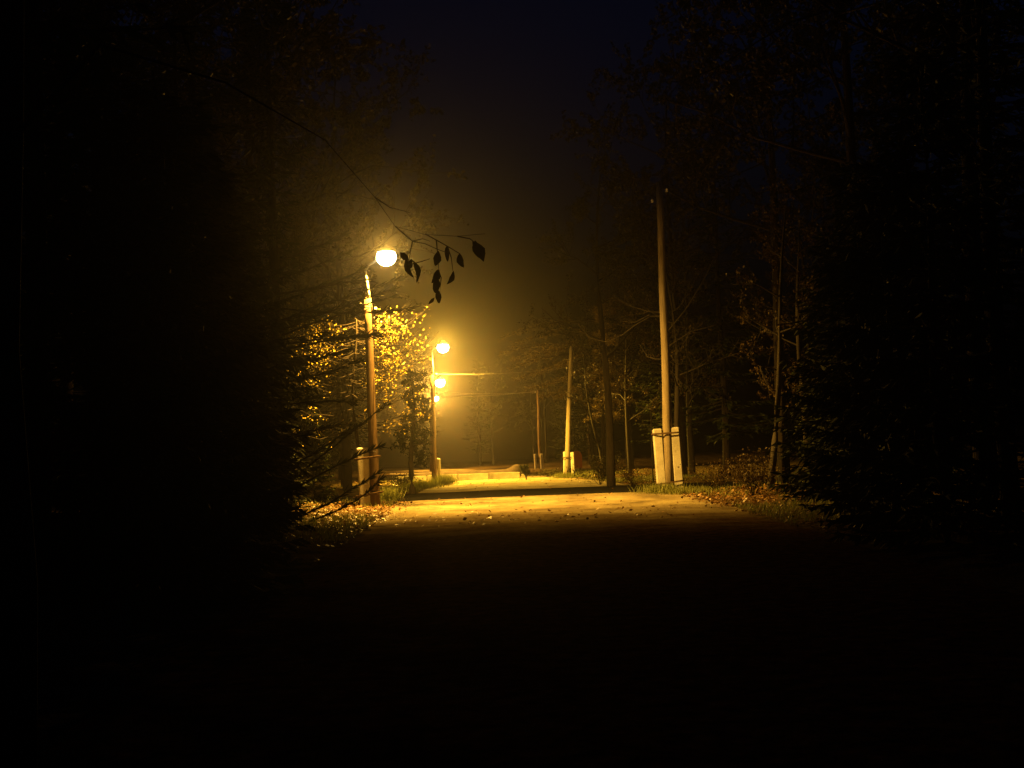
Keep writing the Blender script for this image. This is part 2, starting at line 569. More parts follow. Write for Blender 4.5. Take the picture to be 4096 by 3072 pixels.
q1 = ground_at(2678, 1962)
E1 = q1.y
SC = E1 / F_PX                                   # metres per photo pixel at that depth
tp1 = at(2636, 730, E1)
util1 = utility_pole('weathered utility pole wired to two pale concrete stubs', q1, tp1, 0.185, 0.125,
                     [((-0.31, 0.02, 0), 2.33, 0.36, 0.26, (-0.035, 0)), ((0.335, 0.02, 0), 2.36, 0.36, 0.26, (-0.035, 0))], [])
tie(util1, (-0.06, 0.0, 2.12), 0.52, 0.22, 0.03)
tie(util1, (0.02, 0.0, 0.28), 0.53, 0.22, 0.12)
insulator(util1, rel(at(2638, 780, E1), util1) + Vector((0.12, 0, 0)), 1)
insulator(util1, rel(at(2639, 820, E1), util1) + Vector((-0.12, 0, 0)), -1)

q2 = ground_at(2264, 1904)
E2 = q2.y
util2 = utility_pole('leaning utility pole with one concrete stub beside a red-brown board', q2, at(2286, 1380, E2), 0.19, 0.12,
                     [((0.48, -0.05, 0), 1.55, 0.24, 0.22, (-0.02, 0)), ((-0.02, 0.3, 0), 1.6, 0.24, 0.22, (0.03, 0))], [])
tie(util2, (0.1, 0.05, 1.2), 0.3, 0.3, 0.05)
r2a = insulator(util2, rel(at(2283, 1482, E2), util2) + Vector((-0.1, 0, 0)), -1)
r2b = insulator(util2, rel(at(2283, 1500, E2), util2) + Vector((0.1, 0, 0)), 1)

E3 = ground_at(2160, 1882).y
q3 = ground_at(2162, 1882)
util3 = utility_pole('small far utility pole between two concrete stubs past the wall', q3, at(2152, 1560, E3), 0.17, 0.12,
                     [((-0.42, 0, 0), 1.5, 0.2, 0.2, (-0.03, 0)), ((0.16, -0.28, 0), 1.5, 0.30, 0.2, (-0.03, 0))], [], 'wood_brown')
tie(util3, (0, 0, 1.1), 0.5, 0.32)
r3a = insulator(util3, rel(at(2153, 1575, E3), util3) + Vector((-0.1, 0, 0)), -1)


# ------------------------------------------------------------------ wires
def wire(label, a, c, sag, r=0.013, group=None):
    a, c = Vector(a), Vector(c)
    root_pts = [a.lerp(c, i / 24) - Vector((0, 0, sag * 4 * (i / 24) * (1 - i / 24))) for i in range(25)]
    b = MB()
    b.tube(root_pts, [r] * 25, 5)
    return tag(b.build('overhead_wire', M['wire']), label, 'wire', group)


W = lambda root, p: Vector(root.location) + Vector(p)
wire('pale wire strung across the road from the long-bracket lamp to the leaning pole', W(lamp2, ins2a), W(util2, r2a), 0.16, 0.009)
wire('wire crossing the road high over the low concrete wall', at(1690, 1588, D3 - 3), W(util3, r3a), 0.15, 0.018)
wire('short slanting wire beside the far lantern', at(1750, 1566, D3 - 3), W(util3, r3a), 0.2, 0.016)
wire('wire running between the yellow-leaf lamp and the long-bracket lamp', at(1478, 1262, D1), W(lamp2, ins2a), 0.5, 0.012)
wire('wire running on from the long-bracket lamp to the next lamp', W(lamp2, ins2a), at(1726, 1600, D3), 0.4, 0.012)



# ------------------------------------------------------------------ trees
def make_spruce(seed, h, rad, z0=1.2, per=6, step=0.36, dens=46, trunk=0.17, droop=-0.25):
    """trunk, limbs and needle sprays of a spruce, as three meshes"""
    r = np.random.default_rng(seed)
    tb, lb, nb = MB(), MB(), MB()
    n = 12
    tb.tube([(0.05 * math.sin(i * 0.9 + seed), 0.05 * math.cos(i * 0.7 + seed), -0.3 + (h + 0.3) * i / n) for i in range(n + 1)],
            [trunk * (1 - 0.93 * i / n) + 0.008 for i in range(n + 1)], 9)
    z = z0
    while z < h - 0.3:
        t = (z - z0) / (h - z0)
        L0 = rad * (1 - t) ** 0.85 * (0.75 + 0.25 * min(1, t * 6)) + 0.25
        for k in range(per):
            a = r.uniform(0, 2 * math.pi)
            L = L0 * r.uniform(0.6, 1.12)
            dr = droop * (1 - t) + r.uniform(-0.12, 0.12) + 0.25 * t
            d = np.array([math.cos(a), math.sin(a), 0.0])
            s = np.linspace(0, 1, 5)
            zz = z + r.uniform(-0.15, 0.15)
            pts = [d * L * u + np.array([0, 0, zz + L * (dr * u + 0.22 * u * u)]) for u in s]
            lb.tube(pts, [0.02 * (1 - 0.8 * u) * (0.6 + L / 3) + 0.003 for u in s], 3, cap=False)
            m = max(6, int(dens * L / rad))
            u = r.uniform(0.12, 1.0, m) ** 0.8
            base = np.stack([np.interp(u, s, [p[i] for p in pts]) for i in range(3)], 1)
            side = np.array([-d[1], d[0], 0.0])
            sg = r.choice([-1, 1], m)[:, None]
            dirn = unit(d * r.uniform(0.3, 1.0, (m, 1)) + side * sg * r.uniform(0.2, 0.9, (m, 1)) + np.array([0, 0, 1]) * r.uniform(-0.75, 0.12, (m, 1)))
            ln = r.uniform(0.10, 0.26, (m, 1)) * (1.15 - 0.5 * u[:, None])
            wv = unit(np.cross(dirn, r.normal(size=(m, 3)))) * r.uniform(0.018, 0.045, (m, 1))
            nb.blades(base, dirn * ln, wv)
        z += step * r.uniform(0.8, 1.2)
    return tb.mesh('spruce_trunk', M['bark']), lb.mesh('spruce_limbs', M['bark']), nb.mesh('spruce_crown', M['needles'], False)


def make_broadleaf(seed, h, spread, leaves, leaf=0.05, trunk=0.16, first=0.28, levels=3, bark='bark', leafmat='darkleaf', upward=0.35, kids=(9, 6, 4)):
    """forked tree: trunk, limbs and a crown of single leaves in uneven clumps"""
    r = np.random.default_rng(seed)
    tb, lb, nb = MB(), MB(), MB()
    n = 10
    tp = [np.array([0.25 * math.sin(i * 0.5 + seed) * i / n, 0.25 * math.cos(i * 0.6 + seed) * i / n, -0.3 + (h + 0.3) * i / n]) for i in range(n + 1)]
    tb.tube(tp, [trunk * (1 - 0.9 * i / n) + 0.01 for i in range(n + 1)], 9)
    tips = []

    def grow(p, d, L, rad, lev):
        pts, q = [p], p
        dd = d
        for i in range(4):
            dd = unit(dd + r.normal(size=3) * 0.16 + np.array([0, 0, upward * 0.25]))
            q = q + dd * L / 4
            pts.append(q)
        lb.tube(pts, [rad * (1 - 0.75 * i / 4) + 0.003 for i in range(5)], 5 if lev == 0 else 3, cap=False)
        if lev >= levels - 1:
            tips.append((pts, L))
            return
        for k in range(kids[lev + 1]):
            u = r.uniform(0.25, 1.0)
            j = min(3, int(u * 4))
            s = pts[j] + (pts[j + 1] - pts[j]) * (u * 4 - j)
            nd = unit(unit(pts[j + 1] - pts[j]) * 0.7 + r.normal(size=3) * 0.75)
            grow(s, nd, L * r.uniform(0.38, 0.62), rad * 0.45, lev + 1)

    for k in range(kids[0]):
        u = first + (1 - first) * (k + r.uniform(0, 0.9)) / kids[0]
        u = min(u, 0.98)
        i = min(n - 1, int(u * n))
        s = tp[i] + (tp[i + 1] - tp[i]) * (u * n - i)
        a = k * 2.4 + r.uniform(-0.5, 0.5)
        L = spread * (1.05 - 0.65 * u) * r.uniform(0.75, 1.2)
        grow(s, unit(np.array([math.cos(a), math.sin(a), upward + r.uniform(-0.15, 0.3)])), L, trunk * 0.35 * (1.1 - 0.7 * u), 0)
    per = max(1, leaves // max(1, len(tips)))
    for pts, L in tips:
        m = max(1, int(per * r.uniform(0.2, 1.8)))
        P = np.array(pts)
        u = r.uniform(0.15, 1, m) * 3.999
        j = u.astype(int)
        base = P[j] + (P[np.minimum(j + 1, 4)] - P[j]) * (u - j)[:, None] + r.normal(size=(m, 3)) * 0.06
        dirn = unit(r.normal(size=(m, 3)) + np.array([0, 0, -0.5]))
        ln = r.uniform(0.6, 1.2, (m, 1)) * leaf
        wv = unit(np.cross(dirn, r.normal(size=(m, 3)))) * ln * 0.75
        nb.blades(base, dirn * ln, wv)
    return tb.mesh('tree_trunk', M[bark]), lb.mesh('tree_limbs', M[bark]), nb.mesh('tree_crown', M[leafmat], False)


def plant_tree(name, label, meshes, x, y, s=1.0, rz=0.0, group=None, z=None, tilt=(0, 0)):
    o = thing(name, label, 'tree', (x, y, ground_z(x, y) if z is None else z), group, rz)
    o.scale = (s, s, s)
    o.rotation_euler.x, o.rotation_euler.y = tilt
    for nm, me in zip(('trunk', 'limbs', 'crown'), meshes):
        link(nm, me, o)
    return o


SP = [make_spruce(11, 17, 2.9), make_spruce(12, 15, 2.6, z0=2.0, per=5), make_spruce(13, 19, 3.2, z0=2.6)]
BL = [make_broadleaf(21, 14, 4.6, 9000, 0.06), make_broadleaf(22, 12, 4.2, 5200, 0.055, leafmat='rusty', bark='grey_bark'),
      make_broadleaf(23, 16, 5.0, 10000, 0.065)]
TALL = make_broadleaf(24, 21, 7.5, 17000, 0.085, trunk=0.24, first=0.42, kids=(15, 7, 5))
BARE = make_broadleaf(31, 11, 4.4, 500, 0.05, bark='grey_bark', leafmat='rusty', first=0.35, kids=(11, 7, 5))



def zone(y, lamp_side):
    if y < 40:
        return 'in the dark wood before the tall lamp' if lamp_side else 'in the dark wood before the weathered pole'
    if y < 62:
        return 'near the dark side road behind the tall lamp' if lamp_side else 'near the dark side road behind the weathered pole'
    if y < 104:
        return 'behind the long-bracket lamp' if lamp_side else 'behind the leaning utility pole'
    return 'in the haze behind the farthest lamps' if lamp_side else 'in the haze behind the far utility pole'


left = [('S', 0, -7.2, 30, 1.0), ('S', 2, -8.4, 23, 1.0), ('S', 1, -6.2, 17, 1.0), ('S', 0, -9.5, 36, 1.0), ('B', 0, -11.5, 29, 1.1), ('S', 2, -12.5, 18, 1.0),
        ('B', 2, -9.2, 47, 0.95), ('S', 1, -11, 46, 1.0), ('S', 0, -14, 41, 1.1), ('B', 0, -14, 62, 1.0), ('S', 1, -11.5, 66, 1.0), ('S', 2, -9.8, 74, 0.9),
        ('B', 2, -11, 84, 1.0), ('S', 0, -13, 97, 1.0), ('B', 0, -15, 112, 1.1), ('S', 2, -19, 54, 1.1), ('S', 1, -18, 80, 1.1), ('B', 2, -19, 128, 1.0),
        ('S', 0, -23, 145, 1.1), ('S', 2, -5.6, 10, 1.0), ('B', 0, -10, 9, 1.0), ('S', 1, -6.4, 25.5, 0.8)]
right = [('S', 0, 9.0, 24, 1.0), ('S', 2, 11.5, 31, 1.1), ('B', 0, 12.5, 40, 1.0), ('S', 1, 9.8, 60.5, 1.0), ('B', 1, 8.6, 63.5, 0.95), ('B', 1, 12.5, 55, 1.0), ('S', 0, 14, 47, 1.0),
         ('B', 2, 15, 62, 1.0), ('B', 1, 6.6, 75, 0.9), ('S', 2, 9.5, 80, 0.9), ('B', 0, 8.2, 92, 1.0), ('S', 1, 6.0, 100, 0.95), ('B', 2, 9.5, 110, 1.0),
         ('S', 0, 5.2, 121, 0.9), ('B', 0, 7.5, 131, 0.95), ('S', 2, 6.5, 145, 0.9), ('B', 2, 2.5, 172, 0.95), ('S', 1, -5, 188, 1.0), ('B', 0, -3, 180, 1.0), ('S', 0, 14, 14, 1.0), ('S', 2, 7.8, 12, 1.0), ('B', 2, 19, 34, 1.1),
         ('S', 1, 19, 75, 1.1), ('S', 2, -13, 185, 1.0), ('B', 2, 4, 168, 1.0), ('B', 1, 10.5, 47, 0.8)]
rr = random.Random(5)
for x, y, s_, lab in [(-8.6, 44.5, 1.0, 'behind the yellow-leaved tree'), (-7.8, 60.5, 0.95, 'beyond the side road past the dark young tree'), (-9.2, 35.5, 1.0, 'among the young spruces before the tall lamp'),
                      (10.8, 52.5, 1.05, 'over the leaf-strewn verge past the weathered pole'), (8.6, 67.0, 0.95, 'between the weathered pole and the leaning pole'),
                      (10.4, 39.0, 1.0, 'among the young spruces before the weathered pole'), (10.6, 29.5, 1.0, 'over the unlit end of the road'), (-8.0, 26.0, 1.0, 'over the gaunt spruce and its dark neighbours')]:
    plant_tree('tall_broadleaf_tree', 'tall dark tree spreading a high crown ' + lab, TALL, x, y, s_, rr.uniform(0, 6.28), 'tall high-crowned trees')
for side, lamp_side in ((left, True), (right, False)):
    for kind, i, x, y, s in side:
        me = (SP if kind == 'S' else BL)[i]
        word = 'tall dark spruce' if kind == 'S' else 'rusty broadleaf tree' if i == 1 else 'dark broadleaf tree'
        plant_tree('spruce_tree' if kind == 'S' else 'broadleaf_tree', word + ' ' + zone(y, lamp_side), me, x, y, s * rr.uniform(0.95, 1.08), rr.uniform(0, 6.28),
                   'trees ' + zone(y, lamp_side))


YS = [make_spruce(15, 6.5, 1.7, z0=0.15, per=8, step=0.24, dens=44, trunk=0.09), make_spruce(16, 8.0, 1.9, z0=0.2, per=8, step=0.27, dens=46, trunk=0.1)]
for k, (x, y, i, s) in enumerate([(-7.7, 34.5, 0, 1.0), (-6.8, 31.2, 1, 1.0), (-6.2, 27.5, 0, 1.1), (-5.7, 23.5, 1, 1.0), (-4.9, 20.0, 0, 1.0), (-8.6, 38.0, 1, 1.0), (-7.6, 28.5, 1, 1.1), (-4.3, 16.0, 0, 1.0), (-7.0, 22.0, 1, 1.1)]):
    plant_tree('young_spruce', 'dense young spruce crowding the dark verge before the tall lamp', YS[i], x, y, s, k * 1.3, 'young spruces before the tall lamp')
for k, (x, y, i, s) in enumerate([(-7.3, 40.0, 0, 0.62), (-6.9, 44.6, 0, 0.5), (-8.4, 43.0, 1, 0.6)]):
    plant_tree('young_spruce', 'small dense spruce under the yellow-leaved tree', YS[i], x, y, s, k * 1.9, 'small spruces under the yellow-leaved tree')
for k, (x, y, i, s) in enumerate([(11.2, 43.6, 0, 1.0), (10.1, 38.6, 1, 1.0), (8.6, 34.0, 0, 1.1), (8.0, 29.5, 1, 1.0), (12.0, 41.5, 1, 1.1), (11.0, 35.5, 1, 1.1), (7.0, 24.0, 0, 1.0), (12.6, 46.5, 0, 1.1), (6.2, 19.0, 1, 0.9)]):
    plant_tree('young_spruce', 'dense young spruce on the dark verge before the weathered utility pole', YS[i], x, y, s, k * 1.7, 'young spruces before the weathered pole')


# --- the yellow-leaved tree round the first lamp pole: arching twigs with small bright leaves
def yellow_tree():
    r = np.random.default_rng(44)
    base = Vector((-5.3, D1 + 0.9, 0.05))
    root = thing('yellow_leaf_tree', 'small tree with sparse bright yellow leaves round the tall lamp pole', 'tree', base)
    tb, lb, nb = MB(), MB(), MB()
    tp = [np.array([0.12 * math.sin(i * 0.8), 0.1 * math.cos(i), -0.3 + 6.6 * i / 10]) for i in range(11)]
    tb.tube(tp, [0.085 * (1 - 0.85 * i / 10) + 0.006 for i in range(11)], 8)
    tb.build('trunk', M['bark'], root)
    for k in range(74):
        z = r.uniform(2.6, 6.3)
        side = 1 if r.random() < 0.54 else -1
        reach = r.uniform(1.0, 3.1 if side > 0 else 2.7) * (1 - 0.22 * abs(z - 4) / 3)
        dy = r.uniform(-1.6, 0.6)
        rise = r.uniform(-0.15, 0.5) if z < 5 else r.uniform(-0.1, 0.3)
        s = np.linspace(0, 1, 7)
        st = np.array([np.interp(z, [p[2] for p in tp], [p[0] for p in tp]), 0, z])
        pts = [st + np.array([side * reach * u, dy * u, reach * (rise * u - 0.14 * math.sin(math.pi * u) + 0.10 * u ** 3)]) + r.normal(size=3) * 0.045 for u in s]
        lb.tube(pts, [0.015 * (1 - 0.8 * u) + 0.003 for u in s], 4, cap=False)
        tws = [pts]
        for q in range(3):
            j = r.integers(2, 6)
            d = unit(np.array([side * 0.8, r.normal() * 0.5, r.normal() * 0.5]))
            L = r.uniform(0.25, 0.6)
            tw = [pts[j] + d * L * u + np.array([0, 0, 0.12 * u * u]) for u in np.linspace(0, 1, 4)]
            lb.tube(tw, [0.008, 0.006, 0.005, 0.003], 3, cap=False)
            tws.append(tw)
        for tw in tws:
            P = np.array(tw)
            m = int(r.integers(1, 17)) if len(P) == 7 else int(r.integers(0, 12))
            u = (0.2 + 0.8 * r.random(m) ** 0.8) * (len(P) - 1.001)
            j = u.astype(int)
            bs = P[j] + (P[j + 1] - P[j]) * (u - j)[:, None] + r.normal(size=(m, 3)) * 0.09
            dirn = unit(r.normal(size=(m, 3)) + np.array([0, 0, -0.7]))
            ln = r.uniform(0.017, 0.040, (m, 1))
            wv = unit(np.cross(dirn, r.normal(size=(m, 3)))) * ln * 0.85
            nb.blades(bs, dirn * ln, wv)
    lb.build('limbs', M['bark'], root)
    nb.build('crown', M['yellow'], root, False)


yellow_tree()


# --- low dead boughs reaching in front of the first lamp: belong to a gaunt spruce standing nearer
def gaunt_spruce():
    r = np.random.default_rng(52)
    D = 33.0
    foot = Vector((at(1120, 1900, D).x, D, 0.08))
    root = thing('gaunt_spruce', 'gaunt spruce with bare boughs reaching in front of the lamp pole', 'tree', foot)
    tb = MB()
    tb.tube([(0, 0, -0.3 + 14.3 * i / 12) for i in range(13)], [0.2 * (1 - 0.9 * i / 12) + 0.01 for i in range(13)], 10)
    tb.build('trunk', M['bark'], root)
    lb, nb = MB(), MB()
    px = [((1130, 1215), (1330, 1140), (1450, 1075)), ((1130, 1290), (1380, 1180), (1610, 1113)), ((1130, 1330), (1400, 1210), (1580, 1155)),
          ((1140, 1350), (1420, 1225), (1575, 1188)), ((1140, 1180), (1330, 1130), (1480, 1120)), ((1150, 1230), (1450, 1273), (1645, 1228)), ((1130, 1380), (1360, 1340), (1520, 1345)),
          ((1140, 1400), (1330, 1360), (1500, 1335)), ((1150, 1530), (1300, 1500), (1450, 1440)), ((1150, 1620), (1290, 1600), (1420, 1610)),
          ((1140, 1960), (1350, 1770), (1545, 1620)), ((1130, 1900), (1290, 1790), (1440, 1700)), ((1140, 1990), (1350, 1850), (1520, 1785)), ((1150, 2100), (1400, 1980), (1508, 1890)), ((1180, 2120), (1420, 2040), (1522, 1915)),
          ((1140, 1120), (1280, 1060), (1420, 1000)), ((1140, 1050), (1260, 990), (1380, 940)), ((1140, 1460), (1280, 1440), (1380, 1400)), ((1140, 1750), (1260, 1720), (1400, 1690))]
    for a, c, e in px:
        dy = r.uniform(-0.3, 0.3)
        A = rel(at(*a, D), root)
        A = Vector((0, 0, A.z))
        Cc, E = rel(at(*c, D + dy), root), rel(at(*e, D + dy * 2), root)
        pts = []
        for i in range(9):
            u = i / 8
            p = A * (1 - u) ** 2 + Cc * 2 * u * (1 - u) * 1.0 + E * u * u
            pts.append(np.array(p) + r.normal(size=3) * 0.012)
        lb.tube(pts, [0.026 * (1 - 0.7 * i / 8) + 0.004 for i in range(9)], 5, cap=False)
        P = np.array(pts)
        m = 95
        u = r.uniform(0.1, 1.0, m) ** 0.8 * 7.999
        j = u.astype(int)
        base = P[j] + (P[j + 1] - P[j]) * (u - j)[:, None]
        d = unit(P[-1] - P[0])
        dirn = unit(d * 0.9 + r.normal(size=(m, 3)) * 0.28)
        ln = r.uniform(0.06, 0.17, (m, 1))
        wv = unit(np.cross(dirn, r.normal(size=(m, 3)))) * r.uniform(0.010, 0.026, (m, 1))
        nb.blades(base, dirn * ln, wv)
    for k in range(150):                        # the rest of the whorls, shorter on the open side
        z = r.uniform(1.0, 13.6)
        a = r.uniform(0.35 * math.pi, 1.75 * math.pi) if z < 9 else r.uniform(0, 2 * math.pi)
        L = (2.6 if z < 9 else 2.3) * (1.05 - z / 14) ** 0.6 * r.uniform(0.6, 1.1)
        d = np.array([math.cos(a), math.sin(a), 0])
        pts = [d * L * u + np.array([0, 0, z + L * (-0.15 * u + 0.25 * u * u)]) for u in np.linspace(0, 1, 5)]
        lb.tube(pts, [0.02, 0.016, 0.012, 0.008, 0.004], 3, cap=False)
        P = np.array(pts)
        m = 40
        u = r.uniform(0.15, 1, m) * 3.999
        j = u.astype(int)
        base = P[j] + (P[j + 1] - P[j]) * (u - j)[:, None]
        dirn = unit(d * 0.6 + r.normal(size=(m, 3)) * 0.5 + np.array([0, 0, -0.3]))
        ln = r.uniform(0.09, 0.22, (m, 1))
        nb.blades(base, dirn * ln, unit(np.cross(dirn, r.normal(size=(m, 3)))) * r.uniform(0.015, 0.04, (m, 1)))
    lb.build('limbs', M['bark'], root)
    nb.build('crown', M['needles'], root, False)


gaunt_spruce()


# --- dark young conifer between the first two lamps
me = make_broadleaf(61, 5.3, 0.95, 6500, 0.05, trunk=0.15, first=0.36, kids=(20, 6, 4), upward=0.1, leafmat='needles')
g = ground_at(1652, 1976)
plant_tree('dark_young_tree', 'dark young tree with a narrow crown and bare lower trunk beside the side road', me, g.x, g.y, 1.0, 0.4)

# --- trunks one can tell apart on the far verge
g = ground_at(2445, 1945)
plant_tree('dark_trunk_tree', 'tall tree with a straight dark trunk between the utility poles', make_broadleaf(71, 14, 4.0, 6000, 0.06, trunk=0.2, first=0.4), g.x, g.y, 1.0, 0.7)
pale = make_broadleaf(72, 9, 2.4, 900, 0.05, trunk=0.11, first=0.5, bark='grey_bark', leafmat='rusty')
g = ground_at(2424, 1915)
plant_tree('leaning_tree', 'slim grey trunk leaning beside the dark straight one', pale, g.x, g.y, 0.9, 0.3, tilt=(0, -0.17))
g = ground_at(3135, 1990)
plant_tree('leaning_tree', 'slim grey trunk leaning over the leaf-strewn verge', pale, g.x, g.y + 2, 1.0, 2.3, tilt=(0.0, -0.14))
plant_tree('bare_tree', 'nearly bare tree spreading pale arching branches behind the weathered pole', BARE, q1.x + 0.9, q1.y + 4.2, 0.85, 1.1)


# --- pale arching branches beside the weathered pole
def arch_tree():
    root = thing('arching_tree', 'thin tree with long pale branches arching past the weathered pole', 'tree', (q1.x + 0.35, q1.y + 1.3, 0.05))
    D = q1.y + 1.3
    r = np.random.default_rng(81)
    tb = MB()
    tb.tube([(0, 0, -0.3), (0.02, 0, 1.5), (-0.03, 0, 3.2), (-0.06, 0, 5.0), (-0.1, 0, 6.6)], [0.06, 0.055, 0.045, 0.035, 0.012], 7)
    tb.build('trunk', M['grey_bark'], root)
    lb, nb = MB(), MB()
    for line in ([(2664, 1330), (2740, 1240), (2800, 1140), (2850, 1050), (2920, 960), (2990, 880)],
                 [(2664, 1255), (2600, 1262), (2540, 1300), (2490, 1345), (2420, 1365), (2360, 1350), (2310, 1290)],
                 [(2664, 1250), (2600, 1240), (2520, 1220), (2460, 1180)],
                 [(2668, 1440), (2620, 1436), (2590, 1425), (2560, 1380)],
                 [(2664, 1390), (2760, 1330), (2830, 1310), (2900, 1290)],
                 [(2600, 1262), (2540, 1290), (2480, 1285)]):
        pts = [np.array(rel(at(x, y, D + 0.12 * i), root)) + r.normal(size=3) * 0.03 for i, (x, y) in enumerate(line)]
        n = len(pts)
        lb.tube(pts, [0.028 * (1 - 0.75 * i / (n - 1)) + 0.004 for i in range(n)], 5, cap=False)
        P = np.array(pts)
        for k in range(7):
            j = r.integers(1, n - 1)
            d = unit(P[j + 1 if j + 1 < n else j] - P[j] + r.normal(size=3) * 0.35)
            L = r.uniform(0.3, 0.8)
            tw = [P[j] + d * L * u + np.array([0, 0, 0.1 * u * u]) for u in np.linspace(0, 1, 4)]
            lb.tube(tw, [0.009, 0.007, 0.005, 0.003], 3, cap=False)
            m = 5
            T = np.array(tw)[r.integers(1, 4, m)]
            dirn = unit(r.normal(size=(m, 3)))
            nb.blades(T, dirn * 0.03, unit(np.cross(dirn, r.normal(size=(m, 3)))) * 0.024)
    lb.build('limbs', M['grey_bark'], root)
    nb.build('crown', M['rusty'], root, False)


arch_tree()


# --- lit bough hanging left of the leaning pole
def road_pine():
    r = np.random.default_rng(91)
    D = E2 + 2.0
    foot = Vector((at(2420, 1890, D).x, D, 0.1))
    root = thing('roadside_pine', 'pine with lit boughs hanging over the road by the leaning pole', 'tree', foot)
    tb = MB()
    tb.tube([(0, 0, -0.3 + 12.3 * i / 10) for i in range(11)], [0.17 * (1 - 0.88 * i / 10) + 0.01 for i in range(11)], 9)
    tb.build('trunk', M['bark'], root)
    lb, nb = MB(), MB()
    tipsx = [(1998, 1352), (1990, 1418), (2022, 1480), (2060, 1520), (2110, 1560), (2160, 1590), (2050, 1375), (2105, 1440), (2140, 1500), (2190, 1545), (2180, 1410), (2230, 1470), (2220, 1600), (2080, 1330), (2160, 1350), (2040, 1440)]
    for tx, ty in tipsx:
        E = rel(at(tx, ty, D + r.uniform(-1.6, 0.6)), root)
        z0 = E.z + r.uniform(0.3, 1.1)
        A = np.array([0, 0, z0])
        E = np.array(E)
        pts = [A + (E - A) * u + np.array([0, 0, 0.35 * math.sin(math.pi * u)]) for u in np.linspace(0, 1, 7)]
        lb.tube(pts, [0.035 * (1 - 0.8 * i / 6) + 0.005 for i in range(7)], 4, cap=False)
        P = np.array(pts)
        m = 300
        u = r.uniform(0.3, 1.0, m) ** 0.7 * 5.999
        j = u.astype(int)
        base = P[j] + (P[j + 1] - P[j]) * (u - j)[:, None] + r.normal(size=(m, 3)) * 0.12
        dirn = unit(unit(E - A) * 0.5 + r.normal(size=(m, 3)) * 0.6)
        ln = r.uniform(0.05, 0.12, (m, 1))
        nb.blades(base, dirn * ln, unit(np.cross(dirn, r.normal(size=(m, 3)))) * r.uniform(0.01, 0.025, (m, 1)))
    for k in range(90):
        z = r.uniform(3.5, 11.8)
        a = r.uniform(-2.2, 2.2)
        L = 2.6 * (1.1 - z / 13) * r.uniform(0.6, 1.1) + 0.4
        d = np.array([math.cos(a), math.sin(a), 0])
        pts = [d * L * u + np.array([0, 0, z + L * (0.1 * u - 0.1 * u * u)]) for u in np.linspace(0, 1, 4)]
        lb.tube(pts, [0.02, 0.016, 0.01, 0.004], 3, cap=False)
        P = np.array(pts)
        m = 70
        u = r.uniform(0.3, 1, m) * 2.999
        j = u.astype(int)
        base = P[j] + (P[j + 1] - P[j]) * (u - j)[:, None] + r.normal(size=(m, 3)) * 0.1
        dirn = unit(d * 0.5 + r.normal(size=(m, 3)) * 0.6)
        nb.blades(base, dirn * r.uniform(0.06, 0.13, (m, 1)), unit(np.cross(dirn, r.normal(size=(m, 3)))) * 0.022)
    lb.build('limbs', M['bark'], root)
    nb.build('crown', M['bough'], root, False)


road_pine()


